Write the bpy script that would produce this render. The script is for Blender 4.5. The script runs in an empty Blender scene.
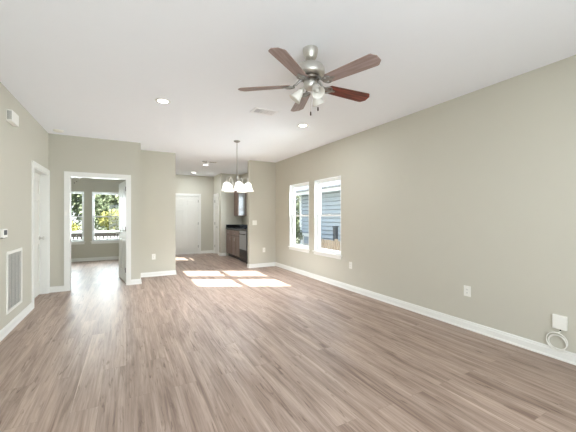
import bpy, bmesh, math, random
from mathutils import Vector, Matrix
C = bpy.context
SC = C.scene
COL = SC.collection
PI = math.pi
R = math.radians
rnd = random.Random(7)


def srgb(r, g, b, a=1.0):
    def f(v):
        v /= 255.0
        return v / 12.92 if v <= 0.04045 else ((v + 0.055) / 1.055) ** 2.4
    return (f(r), f(g), f(b), a)


# ------------------------------------------------------------ camera
cam_data = bpy.data.cameras.new('camera')
cam = bpy.data.objects.new('camera', cam_data)
COL.objects.link(cam)
cam.location = (0, 0, 1.31)
cam.rotation_euler = (R(90), 0, R(-28.369))
cam_data.sensor_width = 36.0
cam_data.lens = 300.0 / 576.0 * 36.0
cam_data.shift_y = 0.5 / 576.0
cam_data.clip_start = 0.05
SC.camera = cam

# ------------------------------------------------------------ world, sun, daylight fill lights, exposure
SUN_STRENGTH = 12.0
SKY_STRENGTH = 1.2
BACK_W = 68.0
DOWN_W = 8.0
EXPOSURE = 1.26

world = bpy.data.worlds.new('world')
SC.world = world
world.use_nodes = True
wn = world.node_tree
wn.nodes.clear()
wo = wn.nodes.new('ShaderNodeOutputWorld')
wb = wn.nodes.new('ShaderNodeBackground')
wtc = wn.nodes.new('ShaderNodeTexCoord')
wsep = wn.nodes.new('ShaderNodeSeparateXYZ')
wr = wn.nodes.new('ShaderNodeValToRGB')
wr.color_ramp.elements[0].position = 0.0
wr.color_ramp.elements[0].color = srgb(236, 240, 244)
wr.color_ramp.elements[1].position = 0.8
wr.color_ramp.elements[1].color = srgb(178, 204, 236)
wn.links.new(wtc.outputs['Generated'], wsep.inputs[0])
wn.links.new(wsep.outputs['Z'], wr.inputs[0])
wn.links.new(wr.outputs[0], wb.inputs['Color'])
wb.inputs['Strength'].default_value = SKY_STRENGTH
wn.links.new(wb.outputs[0], wo.inputs[0])

sun_data = bpy.data.lights.new('sun', 'SUN')
sun_data.energy = SUN_STRENGTH
sun_data.angle = R(0.53)
sun_data.color = (1.0, 0.985, 0.965)
sun = bpy.data.objects.new('sun', sun_data)
COL.objects.link(sun)
sun.location = (20, -10, 18)
sun.rotation_euler = Vector((-1, 0.515, -0.825)).to_track_quat('-Z', 'Y').to_euler()


def area_light(name, loc, direction, sx, sy, watts, color=(1, 1, 1), shape='RECTANGLE', parent=None):
    d = bpy.data.lights.new(name, 'AREA')
    d.shape = shape
    d.size = sx
    if shape in ('RECTANGLE', 'ELLIPSE'):
        d.size_y = sy
    d.energy = watts
    d.color = color
    o = bpy.data.objects.new(name, d)
    COL.objects.link(o)
    o.location = loc
    o.rotation_euler = Vector(direction).to_track_quat('-Z', 'Z').to_euler()
    if parent:
        o.parent = parent
    return o


# added fill light outside the added opening behind the camera
area_light('added_rear_fill', (0.2, -1.85, 1.15), (-0.08, 1, 0.6), 2.8, 2.1, BACK_W, (0.82, 0.905, 1.0))
area_light('added_side_fill', (6.0, 5.3, 1.4), (-1, 0.0, 0.0), 4.0, 2.6, 230.0, (0.84, 0.93, 1.0))  # added fill light outside the right windows, brightens the left wall
# area light standing in for daylight at the bedroom windows
area_light('bedroom_daylight_fill', (-0.95, 11.0, 1.5), (0, -1, -0.15), 2.2, 1.5, 62.0, (0.88, 0.96, 1.0))

vs = SC.view_settings
vs.view_transform = 'Standard'
vs.look = 'None'
vs.gamma = 1.0
vs.use_curve_mapping = False
vs.exposure = EXPOSURE


# ------------------------------------------------------------ materials
def new_mat(name):
    m = bpy.data.materials.new(name)
    m.use_nodes = True
    nt = m.node_tree
    nt.nodes.clear()
    out = nt.nodes.new('ShaderNodeOutputMaterial')
    p = nt.nodes.new('ShaderNodeBsdfPrincipled')
    nt.links.new(p.outputs[0], out.inputs[0])
    return m, nt, p


def plain(name, col, rough=0.5, metal=0.0, bump=0.0, bscale=60.0, var=0.04, vscale=6.0, spec=0.5, emit=None, estr=0.0, stretch=None, bdist=0.004):
    m, nt, p = new_mat(name)
    N, L = nt.nodes, nt.links
    p.inputs['Roughness'].default_value = rough
    p.inputs['Metallic'].default_value = metal
    p.inputs['Specular IOR Level'].default_value = spec
    tc = N.new('ShaderNodeTexCoord')
    mp = N.new('ShaderNodeMapping')
    if stretch:
        mp.inputs['Scale'].default_value = stretch
    L.new(tc.outputs['Object'], mp.inputs[0])
    nz = N.new('ShaderNodeTexNoise')
    nz.inputs['Scale'].default_value = vscale
    nz.inputs['Detail'].default_value = 4
    L.new(mp.outputs[0], nz.inputs['Vector'])
    mx = N.new('ShaderNodeMixRGB')
    c = srgb(*col)
    mx.inputs[1].default_value = tuple(min(1, v * (1 - var)) for v in c[:3]) + (1,)
    mx.inputs[2].default_value = tuple(min(1, v * (1 + var)) for v in c[:3]) + (1,)
    L.new(nz.outputs['Fac'], mx.inputs[0])
    L.new(mx.outputs[0], p.inputs['Base Color'])
    if bump > 0:
        n2 = N.new('ShaderNodeTexNoise')
        n2.inputs['Scale'].default_value = bscale
        n2.inputs['Detail'].default_value = 3
        L.new(mp.outputs[0], n2.inputs['Vector'])
        b = N.new('ShaderNodeBump')
        b.inputs['Strength'].default_value = bump
        b.inputs['Distance'].default_value = bdist
        L.new(n2.outputs['Fac'], b.inputs['Height'])
        L.new(b.outputs[0], p.inputs['Normal'])
    if emit:
        p.inputs['Emission Color'].default_value = srgb(*emit)
        p.inputs['Emission Strength'].default_value = estr
    return m


def floor_material():
    m, nt, p = new_mat('laminate_planks')
    N, L = nt.nodes, nt.links
    tc = N.new('ShaderNodeTexCoord')
    sp = N.new('ShaderNodeSeparateXYZ')
    L.new(tc.outputs['Object'], sp.inputs[0])
    cb = N.new('ShaderNodeCombineXYZ')
    L.new(sp.outputs['Y'], cb.inputs['X'])
    L.new(sp.outputs['X'], cb.inputs['Y'])
    br = N.new('ShaderNodeTexBrick')
    br.offset = 0.37
    br.inputs['Scale'].default_value = 1.0
    br.inputs['Brick Width'].default_value = 1.5
    br.inputs['Row Height'].default_value = 0.165
    br.inputs['Mortar Size'].default_value = 0.0012
    br.inputs['Mortar Smooth'].default_value = 0.3
    br.inputs['Bias'].default_value = 0.0
    br.inputs['Color1'].default_value = (0, 0, 0, 1)
    br.inputs['Color2'].default_value = (1, 1, 1, 1)
    br.inputs['Mortar'].default_value = (0.4, 0.4, 0.4, 1)
    L.new(cb.outputs[0], br.inputs['Vector'])

    def mul(sock, k):
        n = N.new('ShaderNodeMath'); n.operation = 'MULTIPLY'
        L.new(sock, n.inputs[0]); n.inputs[1].default_value = k
        return n.outputs[0]

    def grain(kx, ky, kr, detail, rough, dist):
        c = N.new('ShaderNodeCombineXYZ')
        L.new(mul(sp.outputs['X'], kx), c.inputs['X'])
        L.new(mul(sp.outputs['Y'], ky), c.inputs['Y'])
        L.new(mul(br.outputs['Color'], kr), c.inputs['Z'])
        n = N.new('ShaderNodeTexNoise')
        n.inputs['Scale'].default_value = 1.0
        n.inputs['Detail'].default_value = detail
        n.inputs['Roughness'].default_value = rough
        n.inputs['Distortion'].default_value = dist
        L.new(c.outputs[0], n.inputs['Vector'])
        return n.outputs['Fac']
    g1 = grain(11, 0.8, 2.2, 6, 0.62, 0.8)
    g2 = grain(70, 2.2, 23, 4, 0.65, 0.3)
    g3 = grain(26, 2.6, 31, 3, 0.55, 1.8)
    r1 = N.new('ShaderNodeValToRGB')
    e = r1.color_ramp.elements
    e[0].position = 0.30; e[0].color = srgb(*FLOOR_D)
    e[1].position = 0.68; e[1].color = srgb(*FLOOR_L)
    k = r1.color_ramp.elements.new(0.47); k.color = srgb(*FLOOR_M)
    L.new(g1, r1.inputs[0])
    # fine grain
    r2 = N.new('ShaderNodeValToRGB')
    r2.color_ramp.elements[0].position = 0.34; r2.color_ramp.elements[0].color = (0.70, 0.68, 0.66, 1)
    r2.color_ramp.elements[1].position = 0.62; r2.color_ramp.elements[1].color = (1.07, 1.07, 1.07, 1)
    L.new(g2, r2.inputs[0])
    m1 = N.new('ShaderNodeMixRGB'); m1.blend_type = 'MULTIPLY'; m1.inputs[0].default_value = 0.8
    L.new(r1.outputs[0], m1.inputs[1]); L.new(r2.outputs[0], m1.inputs[2])
    # darker cathedral streaks and knots
    r3 = N.new('ShaderNodeValToRGB')
    r3.color_ramp.elements[0].position = 0.29; r3.color_ramp.elements[0].color = (0.50, 0.45, 0.42, 1)
    r3.color_ramp.elements[1].position = 0.40; r3.color_ramp.elements[1].color = (1, 1, 1, 1)
    L.new(g3, r3.inputs[0])
    m2 = N.new('ShaderNodeMixRGB'); m2.blend_type = 'MULTIPLY'; m2.inputs[0].default_value = 0.9
    L.new(m1.outputs[0], m2.inputs[1]); L.new(r3.outputs[0], m2.inputs[2])
    # plank to plank tone
    r4 = N.new('ShaderNodeValToRGB')
    r4.color_ramp.elements[0].color = (0.94, 0.94, 0.94, 1)
    r4.color_ramp.elements[1].color = (1.04, 1.04, 1.035, 1)
    L.new(br.outputs['Color'], r4.inputs[0])
    m3 = N.new('ShaderNodeMixRGB'); m3.blend_type = 'MULTIPLY'; m3.inputs[0].default_value = 1.0
    L.new(m2.outputs[0], m3.inputs[1]); L.new(r4.outputs[0], m3.inputs[2])
    m4 = N.new('ShaderNodeMixRGB')
    L.new(mul(br.outputs['Fac'], 0.35), m4.inputs[0])
    L.new(m3.outputs[0], m4.inputs[1]); m4.inputs[2].default_value = srgb(92, 76, 66)
    L.new(m4.outputs[0], p.inputs['Base Color'])
    p.inputs['Roughness'].default_value = 0.42
    p.inputs['Specular IOR Level'].default_value = 0.36
    b = N.new('ShaderNodeBump'); b.inputs['Strength'].default_value = 0.12; b.inputs['Distance'].default_value = 0.002
    L.new(g2, b.inputs['Height']); L.new(b.outputs[0], p.inputs['Normal'])
    return m


def glass_material(name, tint=(0.97, 0.985, 0.98, 1), refl=0.08):
    m = bpy.data.materials.new(name)
    m.use_nodes = True
    nt = m.node_tree
    nt.nodes.clear()
    out = nt.nodes.new('ShaderNodeOutputMaterial')
    t = nt.nodes.new('ShaderNodeBsdfTransparent'); t.inputs[0].default_value = tint
    g = nt.nodes.new('ShaderNodeBsdfGlossy'); g.inputs['Roughness'].default_value = 0.02
    lw = nt.nodes.new('ShaderNodeLayerWeight'); lw.inputs[0].default_value = 0.5
    pw = nt.nodes.new('ShaderNodeMath'); pw.operation = 'POWER'; pw.inputs[1].default_value = 4.0
    nt.links.new(lw.outputs['Facing'], pw.inputs[0])
    ma = nt.nodes.new('ShaderNodeMath'); ma.operation = 'MULTIPLY_ADD'
    ma.inputs[1].default_value = 0.55; ma.inputs[2].default_value = refl * 0.2
    nt.links.new(pw.outputs[0], ma.inputs[0])
    mx = nt.nodes.new('ShaderNodeMixShader')
    nt.links.new(ma.outputs[0], mx.inputs[0])
    nt.links.new(t.outputs[0], mx.inputs[1]); nt.links.new(g.outputs[0], mx.inputs[2])
    nt.links.new(mx.outputs[0], out.inputs[0])
    return m


def leaf_material(name, a, b):
    m, nt, p = new_mat(name)
    N, L = nt.nodes, nt.links
    gm = N.new('ShaderNodeNewGeometry')
    rp = N.new('ShaderNodeValToRGB')
    rp.color_ramp.elements[0].color = srgb(*a)
    rp.color_ramp.elements[1].color = srgb(*b)
    L.new(gm.outputs['Random Per Island'], rp.inputs[0])
    L.new(rp.outputs[0], p.inputs['Base Color'])
    p.inputs['Roughness'].default_value = 0.85
    p.inputs['Specular IOR Level'].default_value = 0.05
    return m


def wood_material(name, a, b, rough=0.35, axis=0, sc=1.0, spec=0.5):
    m, nt, p = new_mat(name)
    N, L = nt.nodes, nt.links
    tc = N.new('ShaderNodeTexCoord'); mp = N.new('ShaderNodeMapping')
    s = [28 * sc] * 3
    s[axis] = 2.2 * sc
    mp.inputs['Scale'].default_value = s
    L.new(tc.outputs['Object'], mp.inputs[0])
    nz = N.new('ShaderNodeTexNoise'); nz.inputs['Scale'].default_value = 1.0
    nz.inputs['Detail'].default_value = 5; nz.inputs['Distortion'].default_value = 0.8
    L.new(mp.outputs[0], nz.inputs['Vector'])
    rp = N.new('ShaderNodeValToRGB')
    rp.color_ramp.elements[0].position = 0.35; rp.color_ramp.elements[0].color = srgb(*a)
    rp.color_ramp.elements[1].position = 0.65; rp.color_ramp.elements[1].color = srgb(*b)
    L.new(nz.outputs['Fac'], rp.inputs[0]); L.new(rp.outputs[0], p.inputs['Base Color'])
    p.inputs['Roughness'].default_value = rough
    p.inputs['Specular IOR Level'].default_value = spec
    return m


FLOOR_D = (131, 109, 97)
FLOOR_M = (166, 145, 131)
FLOOR_L = (191, 170, 156)
M = {}
M['floor'] = floor_material()
M['wall'] = plain('greige_paint', (200, 196, 182), 0.75, bump=0.10, bscale=140, var=0.012, spec=0.3, bdist=0.002)
M['ceil'] = plain('ceiling_paint', (246, 248, 252), 0.9, bump=0.15, bscale=90, var=0.008, spec=0.2, bdist=0.003)
M['trim'] = plain('white_trim_paint', (236, 235, 229), 0.35, var=0.006)
M['door'] = plain('white_door_paint', (231, 229, 221), 0.4, var=0.006)
M['vinyl'] = plain('white_vinyl', (243, 244, 243), 0.35, var=0.006)
M['plastic'] = plain('white_plastic', (240, 238, 230), 0.35, var=0.006)
M['vent'] = plain('white_vent_enamel', (247, 247, 249), 0.4, var=0.005)
M['slot'] = plain('dark_slot', (40, 38, 36), 0.6)
M['nickel'] = plain('brushed_nickel', (210, 207, 200), 0.45, metal=1.0, var=0.05, vscale=40)
M['nickel_grey'] = plain('satin_grey_nickel', (158, 156, 152), 0.4, metal=1.0)
M['nickel_dark'] = plain('dark_bronze_nickel', (120, 112, 104), 0.35, metal=1.0)  # darker nickel for hinges and fan flywheel
M['steel'] = plain('stainless_steel', (176, 177, 180), 0.32, metal=1.0, stretch=(1, 1, 40), vscale=8, var=0.06)
M['black'] = plain('black_gloss', (18, 18, 20), 0.25)
M['granite'] = plain('black_granite', (26, 26, 28), 0.12, var=0.5, vscale=120)
M['cab'] = wood_material('espresso_cabinet_wood', (108, 88, 78), (138, 116, 106), 0.36, axis=2)
M['cab_dark'] = plain('dark_cabinet_brown', (52, 34, 26), 0.5)  # dark brown for cabinet bodies and chain fobs
M['blade'] = wood_material('sheen_toned_blade_laminate', (142, 121, 115), (172, 151, 145), 0.42, axis=0)  # reflected window sheen is mixed into this lightened colour
M['blade_red'] = wood_material('unsheened_blade_laminate', (74, 22, 12), (150, 64, 42), 0.3, axis=0)  # deeper red stands for a blade without reflected sheen
M['glass'] = glass_material('window_glass')
M['frost'] = plain('frosted_glass', (226, 222, 214), 0.4, var=0.01)
M['lit_shade'] = plain('lit_white_glass', (250, 246, 238), 0.35, var=0.01, emit=(255, 246, 232), estr=0.1)
def make_translucent(m, fac):
    nt = m.node_tree
    out = [n for n in nt.nodes if n.type == 'OUTPUT_MATERIAL'][0]
    p = [n for n in nt.nodes if n.type == 'BSDF_PRINCIPLED'][0]
    t = nt.nodes.new('ShaderNodeBsdfTranslucent')
    t.inputs[0].default_value = (0.96, 0.96, 0.95, 1)
    mx = nt.nodes.new('ShaderNodeMixShader')
    mx.inputs[0].default_value = fac
    nt.links.new(p.outputs[0], mx.inputs[1]); nt.links.new(t.outputs[0], mx.inputs[2])
    nt.links.new(mx.outputs[0], out.inputs[0])


make_translucent(M['lit_shade'], 0.65)
M['led'] = plain('lit_diffuser', (255, 252, 246), 0.5, var=0.0, emit=(255, 250, 240), estr=6.0)
M['cable'] = plain('white_cable', (238, 236, 228), 0.45, var=0.01)
M['siding'] = plain('pale_blue_siding', (164, 172, 180), 0.6, var=0.04)
M['shingle'] = plain('grey_shingles', (150, 150, 150), 0.9, var=0.6, vscale=7, bump=0.4, bscale=20)
M['fence'] = wood_material('weathered_fence_wood', (150, 132, 116), (182, 164, 146), 0.8, axis=2)
M['rail'] = wood_material('grey_deck_wood', (70, 62, 58), (98, 88, 82), 0.8, axis=0)
M['bark'] = plain('bark', (98, 84, 70), 0.9, var=0.25, vscale=12, bump=0.5, bscale=25)
M['grass'] = plain('lawn', (122, 124, 104), 0.95, var=0.3, vscale=3, bump=0.5, bscale=40, bdist=0.03)
M['concrete'] = plain('pale_concrete', (206, 202, 194), 0.9, var=0.06, vscale=3)
M['slab'] = plain('foundation_concrete', (170, 166, 160), 0.9)
M['post'] = plain('dark_grey_post', (78, 80, 84), 0.7)
M['white_ext'] = plain('added_sun_shade_white', (240, 240, 238), 0.5, var=0.01)
M['leaf_dark'] = leaf_material('dark_leaves', (74, 84, 64), (128, 136, 106))
M['leaf_mid'] = leaf_material('mid_leaves', (96, 106, 80), (150, 156, 122))
M['leaf_yellow'] = leaf_material('yellow_green_leaves', (116, 118, 62), (172, 166, 96))


# ------------------------------------------------------------ mesh helpers
class MB:
    """collects shapes into one mesh"""
    def __init__(self, xf=None):
        self.bm = bmesh.new()
        self.xf = xf or Matrix.Identity(4)

    def _addv(self, pts):
        return [self.bm.verts.new(self.xf @ Vector(p)) for p in pts]

    def box(self, x0, x1, y0, y1, z0, z1, bev=0.0):
        if x0 > x1: x0, x1 = x1, x0
        if y0 > y1: y0, y1 = y1, y0
        if z0 > z1: z0, z1 = z1, z0
        v = self._addv([(x0, y0, z0), (x1, y0, z0), (x1, y1, z0), (x0, y1, z0), (x0, y0, z1), (x1, y0, z1), (x1, y1, z1), (x0, y1, z1)])
        fs = [self.bm.faces.new([v[i] for i in q]) for q in ((0, 3, 2, 1), (4, 5, 6, 7), (0, 1, 5, 4), (1, 2, 6, 5), (2, 3, 7, 6), (3, 0, 4, 7))]
        if bev > 0:
            es = {e for f in fs for e in f.edges}
            bmesh.ops.bevel(self.bm, geom=list(es), offset=bev, segments=2, affect='EDGES', profile=0.6)
        return self

    def prism(self, pts, off):
        """polygon in 3d extruded by the vector off"""
        off = Vector(off)
        a = self._addv(pts)
        b = self._addv([Vector(p) + off for p in pts])
        n = len(pts)
        self.bm.faces.new(a[::-1])
        self.bm.faces.new(b)
        for i in range(n):
            self.bm.faces.new((a[i], a[(i + 1) % n], b[(i + 1) % n], b[i]))
        return self

    def lathe(self, prof, n=24, base=None, cap=True):
        """profile of (radius, z); base is a matrix"""
        base = base or Matrix.Identity(4)
        rings = []
        for r, z in prof:
            r = max(r, 1e-4)
            rings.append(self._addv([base @ Vector((r * math.cos(2 * PI * i / n), r * math.sin(2 * PI * i / n), z)) for i in range(n)]))
        for a, b in zip(rings, rings[1:]):
            for i in range(n):
                f = self.bm.faces.new((a[i], a[(i + 1) % n], b[(i + 1) % n], b[i]))
                f.smooth = True
        if cap:
            self.bm.faces.new(rings[0][::-1])
            self.bm.faces.new(rings[-1])
        return self

    def tube(self, path, r, n=8, closed=False):
        path = [Vector(p) for p in path]
        k = len(path)
        rings = []
        up = Vector((0, 0, 1))
        prev = None
        for i, p in enumerate(path):
            if closed:
                t = path[(i + 1) % k] - path[(i - 1) % k]
            else:
                t = path[min(i + 1, k - 1)] - path[max(i - 1, 0)]
            t.normalize()
            if prev is None:
                a = t.cross(up)
                if a.length < 1e-3:
                    a = t.cross(Vector((1, 0, 0)))
            else:
                a = prev - t * prev.dot(t)
            a.normalize()
            prev = a
            b = t.cross(a)
            rr = r[i] if isinstance(r, (list, tuple)) else r
            rings.append(self._addv([p + (a * math.cos(2 * PI * j / n) + b * math.sin(2 * PI * j / n)) * rr for j in range(n)]))
        pairs = list(zip(rings, rings[1:]))
        if closed:
            pairs.append((rings[-1], rings[0]))
        for a, b in pairs:
            for j in range(n):
                f = self.bm.faces.new((a[j], a[(j + 1) % n], b[(j + 1) % n], b[j]))
                f.smooth = True
        if not closed:
            self.bm.faces.new(rings[0][::-1])
            self.bm.faces.new(rings[-1])
        return self

    def build(self, name, mat, parent=None, loc=None, bevel=0.0):
        bmesh.ops.recalc_face_normals(self.bm, faces=self.bm.faces[:])
        me = bpy.data.meshes.new(name)
        self.bm.to_mesh(me)
        self.bm.free()
        o = bpy.data.objects.new(name, me)
        COL.objects.link(o)
        me.materials.append(mat)
        if parent:
            o.parent = parent
        if loc:
            o.location = loc
        if bevel > 0:
            md = o.modifiers.new('bevel', 'BEVEL')
            md.width = bevel
            md.segments = 2
            md.limit_method = 'ANGLE'
        return o


def tag(o, label, cat, group=None, kind=None):
    o['label'] = label
    o['category'] = cat
    if group: o['group'] = group
    if kind: o['kind'] = kind
    return o


def empty(name, loc=(0, 0, 0), rz=0.0, label=None, cat=None, group=None, kind=None):
    o = bpy.data.objects.new(name, None)
    COL.objects.link(o)
    o.location = loc
    o.rotation_euler = (0, 0, rz)
    o.empty_display_size = 0.1
    if label: tag(o, label, cat, group, kind)
    return o


def struct(o, label, cat):
    return tag(o, label, cat, kind='structure')


def copy_tree(o, parent=None):
    c = o.copy()
    COL.objects.link(c)
    if parent: c.parent = parent
    for ch in list(o.children):
        copy_tree(ch, c)
    return c


# ------------------------------------------------------------ room constants
H = 2.74
LX, RX = -1.175, 3.5
WT = 0.13            # wall thickness
YB = -1.5            # wall behind the camera
YD = 6.5             # wall with the bedroom doorway
YS = 7.17            # stubs flanking the hall opening
YF = 10.8            # front door wall
HX = 0.985           # hall's left side
JX = 2.77            # pantry side wall
YE = 9.8             # kitchen end wall
YBED = 10.55
BLX = -2.3

# floor, ceiling
struct(MB().box(-2.5, 3.66, -1.66, 11.0, -0.45, 0).build('floor', M['floor']), 'taupe wood-look plank floor running through the whole room', 'floor')
struct(MB().box(-2.5, 3.66, -1.66, 11.0, H, H + 0.15).build('ceiling', M['ceil']), 'flat white painted ceiling over the room', 'ceiling')


def wall_x(name, x0, x1, y0, y1, holes, label):
    """wall running along y; holes are (ya, yb, za, zb)"""
    m = MB()
    y = y0
    for a, b, za, zb in sorted(holes):
        m.box(x0, x1, y, a, 0, H)
        if za > 0: m.box(x0, x1, a, b, 0, za)
        m.box(x0, x1, a, b, zb, H)
        y = b
    m.box(x0, x1, y, y1, 0, H)
    return struct(m.build(name, M['wall']), label, 'wall')


def wall_y(name, y0, y1, x0, x1, holes, label):
    m = MB()
    x = x0
    for a, b, za, zb in sorted(holes):
        m.box(x, a, y0, y1, 0, H)
        if za > 0: m.box(a, b, y0, y1, 0, za)
        m.box(a, b, y0, y1, zb, H)
        x = b
    m.box(x, x1, y0, y1, 0, H)
    return struct(m.build(name, M['wall']), label, 'wall')


WIN_R = [(5.521, 6.389, 0.59, 2.07), (4.418, 5.305, 0.59, 2.07)]
WIN_K = (8.22, 9.08, 1.06, 2.07)
D1 = (5.522, 6.444)     # closet door in left wall (y)
D2 = (-0.886, 0.016)    # bedroom doorway (x)
D3 = (1.346, 2.262)     # front door (x)
D4 = (10.13, 10.63)     # pantry door (y)
HEAD = 2.035
PD = (-1.05, 1.55, 0.04, 2.12)   # added opening behind camera for the rear fill light

wall_x('wall_left', LX - WT, LX, YB, YD, [(D1[0], D1[1], 0, HEAD)], 'greige left wall with white door and return grille')
wall_x('wall_right', RX, RX + 0.14, YB, YF, WIN_R + [WIN_K], 'long greige right wall with two tall windows')
wall_y('wall_back', YB - WT, YB, LX - WT, RX + 0.14, [PD], 'greige wall behind the camera with added wide glazing')
wall_y('wall_bedroom_door', YD, YD + 0.12, BLX - WT, 0.25, [(D2[0], D2[1], 0, HEAD)], 'greige wall with open bedroom doorway')
wall_x('wall_bedroom_return', 0.13, 0.25, YD + 0.12, YS, [], 'short greige return beside bedroom doorway')
wall_y('wall_hall_stub', YS, YS + 0.12, 0.13, HX, [], 'narrow lighter greige wall left of the hall opening')
wall_x('wall_hall_left', HX - 0.12, HX, YS + 0.12, YF, [], 'greige hall side wall hidden behind the stub')
wall_y('wall_front_door', YF, YF + 0.13, HX - 0.12, JX + 0.12, [(D3[0], D3[1], 0, HEAD)], 'greige end wall with white front door')
wall_x('wall_pantry', JX, JX + 0.12, YE, YF, [(D4[0], D4[1], 0, HEAD)], 'greige pantry wall with narrow white door')
wall_y('wall_kitchen_end', YE, YE + 0.12, JX + 0.12, RX, [], 'greige kitchen end wall behind upper cabinet')
wall_y('wall_kitchen_stub', YS, YS + 0.12, 2.755, RX, [], 'greige stub wall with switch right of the hall opening')
BW = [(-0.884, -0.012, 0.575, 2.04), (-1.955, -1.08, 0.575, 2.04)]
wall_y('wall_bedroom_far', YBED, YBED + 0.13, BLX - WT, HX - 0.12, BW, 'greige far bedroom wall with two windows')
wall_x('wall_bedroom_left', BLX - WT, BLX, YD + 0.12, YBED, [], 'greige bedroom side wall left of doorway')


# ------------------------------------------------------------ baseboards
def base_run(m, a, b, n):
    """baseboard from a to b (xy), n = unit normal into the room"""
    ax, ay = a; bx, by = b; nx, ny = n
    prof = [(0, 0), (0.020, 0), (0.020, 0.012), (0.014, 0.022), (0.014, 0.070), (0.010, 0.078), (0.010, 0.090), (0.005, 0.098), (0, 0.098)]
    m.prism([(ax + nx * t, ay + ny * t, z) for t, z in prof], (bx - ax, by - ay, 0))


def baseboard(name, runs, label):
    m = MB()
    for a, b, n in runs:
        base_run(m, a, b, n)
    return struct(m.build(name, M['trim']), label, 'baseboard')


CW = 0.066
baseboard('baseboard_left', [((LX, YB), (LX, D1[0] - CW), (1, 0))], 'white baseboard along left wall below the return grille')
baseboard('baseboard_right', [((RX, YB), (RX, YS), (-1, 0))], 'white baseboard along the long right wall')
baseboard('baseboard_bedroom_door', [((LX, YD), (D2[0] - CW, YD), (0, -1)), ((D2[1] + CW, YD), (0.25, YD), (0, -1)), ((0.25, YD - 0.02), (0.25, YS), (1, 0))], 'white baseboard pieces beside the bedroom doorway')
baseboard('baseboard_hall_stub', [((0.25, YS), (HX, YS), (0, -1)), ((HX, YS - 0.02), (HX, YF), (1, 0))], 'white baseboard under the outlet on the narrow wall')
baseboard('baseboard_front', [((HX, YF), (D3[0] - CW, YF), (0, -1)), ((D3[1] + CW, YF), (JX, YF), (0, -1))], 'white baseboard beside the front door')
baseboard('baseboard_pantry', [((JX, YE), (JX, D4[0] - CW), (-1, 0)), ((JX, D4[1] + CW), (JX, YF), (-1, 0)), ((JX - 0.02, YE), (2.93, YE), (0, -1))], 'white baseboard around the pantry corner')
baseboard('baseboard_kitchen_stub', [((2.755, YS), (RX, YS), (0, -1)), ((2.755, YS - 0.02), (2.755, YS + 0.12), (-1, 0))], 'white baseboard below switch on kitchen stub wall')
baseboard('baseboard_bedroom', [((BLX, YBED), (HX - 0.12, YBED), (0, -1)), ((BLX, YD + 0.12), (BLX, YBED), (1, 0))], 'white baseboard on bedroom window wall')


# ------------------------------------------------------------ doors
def frame_xf(origin, xdir):
    """local x along the wall, local y = depth into the wall (away from viewer), z up"""
    x = Vector(xdir).normalized()
    z = Vector((0, 0, 1))
    y = z.cross(x)
    mm = Matrix((x, y, z)).transposed().to_4x4()
    mm.translation = Vector(origin)
    return mm


def casing(name, xf, w, depth, label, both=False):
    """jamb lining and flat casing round an opening of width w; local origin = left foot of the opening"""
    m = MB(xf)
    t = 0.017
    m.box(-0.001, t, -0.004, depth, 0, HEAD)
    m.box(w - t, w + 0.001, -0.004, depth, 0, HEAD)
    m.box(t, w - t, -0.004, depth, HEAD - t, HEAD + 0.001)
    for s in ([-1, 1] if both else [-1]):
        y0, y1 = (-0.016, 0.0) if s < 0 else (depth, depth + 0.016)
        yo = (-0.020, 0.0) if s < 0 else (depth, depth + 0.020)
        for a, b in ((-CW, 0.006), (w - 0.006, w + CW)):
            m.box(a, b, y0, y1, 0, HEAD + CW)
        m.box(0.006, w - 0.006, y0, y1, HEAD - 0.006, HEAD + CW)
        # raised outer band
        m.box(-CW - 0.002, -CW + 0.022, yo[0], yo[1], 0, HEAD + CW + 0.002)
        m.box(w + CW - 0.022, w + CW + 0.002, yo[0], yo[1], 0, HEAD + CW + 0.002)
        m.box(-CW + 0.022, w + CW - 0.022, yo[0], yo[1], HEAD + CW - 0.022, HEAD + CW + 0.002)
    return struct(m.build(name, M['trim']), label, 'trim')


def panel_leaf(m, w, h, t):
    """six panel door leaf; x 0..w, y 0..t, z 0.012..h"""
    z0 = 0.018
    st = 0.105 if w > 0.7 else 0.085
    mid = 0.10 if w > 0.7 else 0.075
    rows = [(0.22, 0.86), (1.00, 1.58), (1.68, h - 0.115)]
    pw = (w - 2 * st - mid) / 2
    xs = [(st, st + pw), (st + pw + mid, w - st)]
    m.box(0, st, 0, t, z0, h); m.box(w - st, w, 0, t, z0, h)
    m.box(st + pw, st + pw + mid, 0, t, z0, h)
    edges = [z0] + [v for r_ in rows for v in r_] + [h]
    for xa, xb in xs:
        for i in range(0, len(edges), 2):
            m.box(xa, xb, 0, t, edges[i], edges[i + 1])
        for za, zb in rows:
            m.box(xa, xb, 0.012, t - 0.012, za, zb)
            g = 0.022
            for ya, yb in ((0.012, 0.004), (t - 0.012, t - 0.004)):
                b_ = [(xa + g * .3, ya, za + g * .3), (xb - g * .3, ya, za + g * .3), (xb - g * .3, ya, zb - g * .3), (xa + g * .3, ya, zb - g * .3)]
                i_ = [(xa + g * 1.6, yb, za + g * 1.6), (xb - g * 1.6, yb, za + g * 1.6), (xb - g * 1.6, yb, zb - g * 1.6), (xa + g * 1.6, yb, zb - g * 1.6)]
                A = m._addv(b_); B = m._addv(i_)
                m.bm.faces.new(B)
                for k in range(4):
                    m.bm.faces.new((A[k], A[(k + 1) % 4], B[(k + 1) % 4], B[k]))


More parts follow.
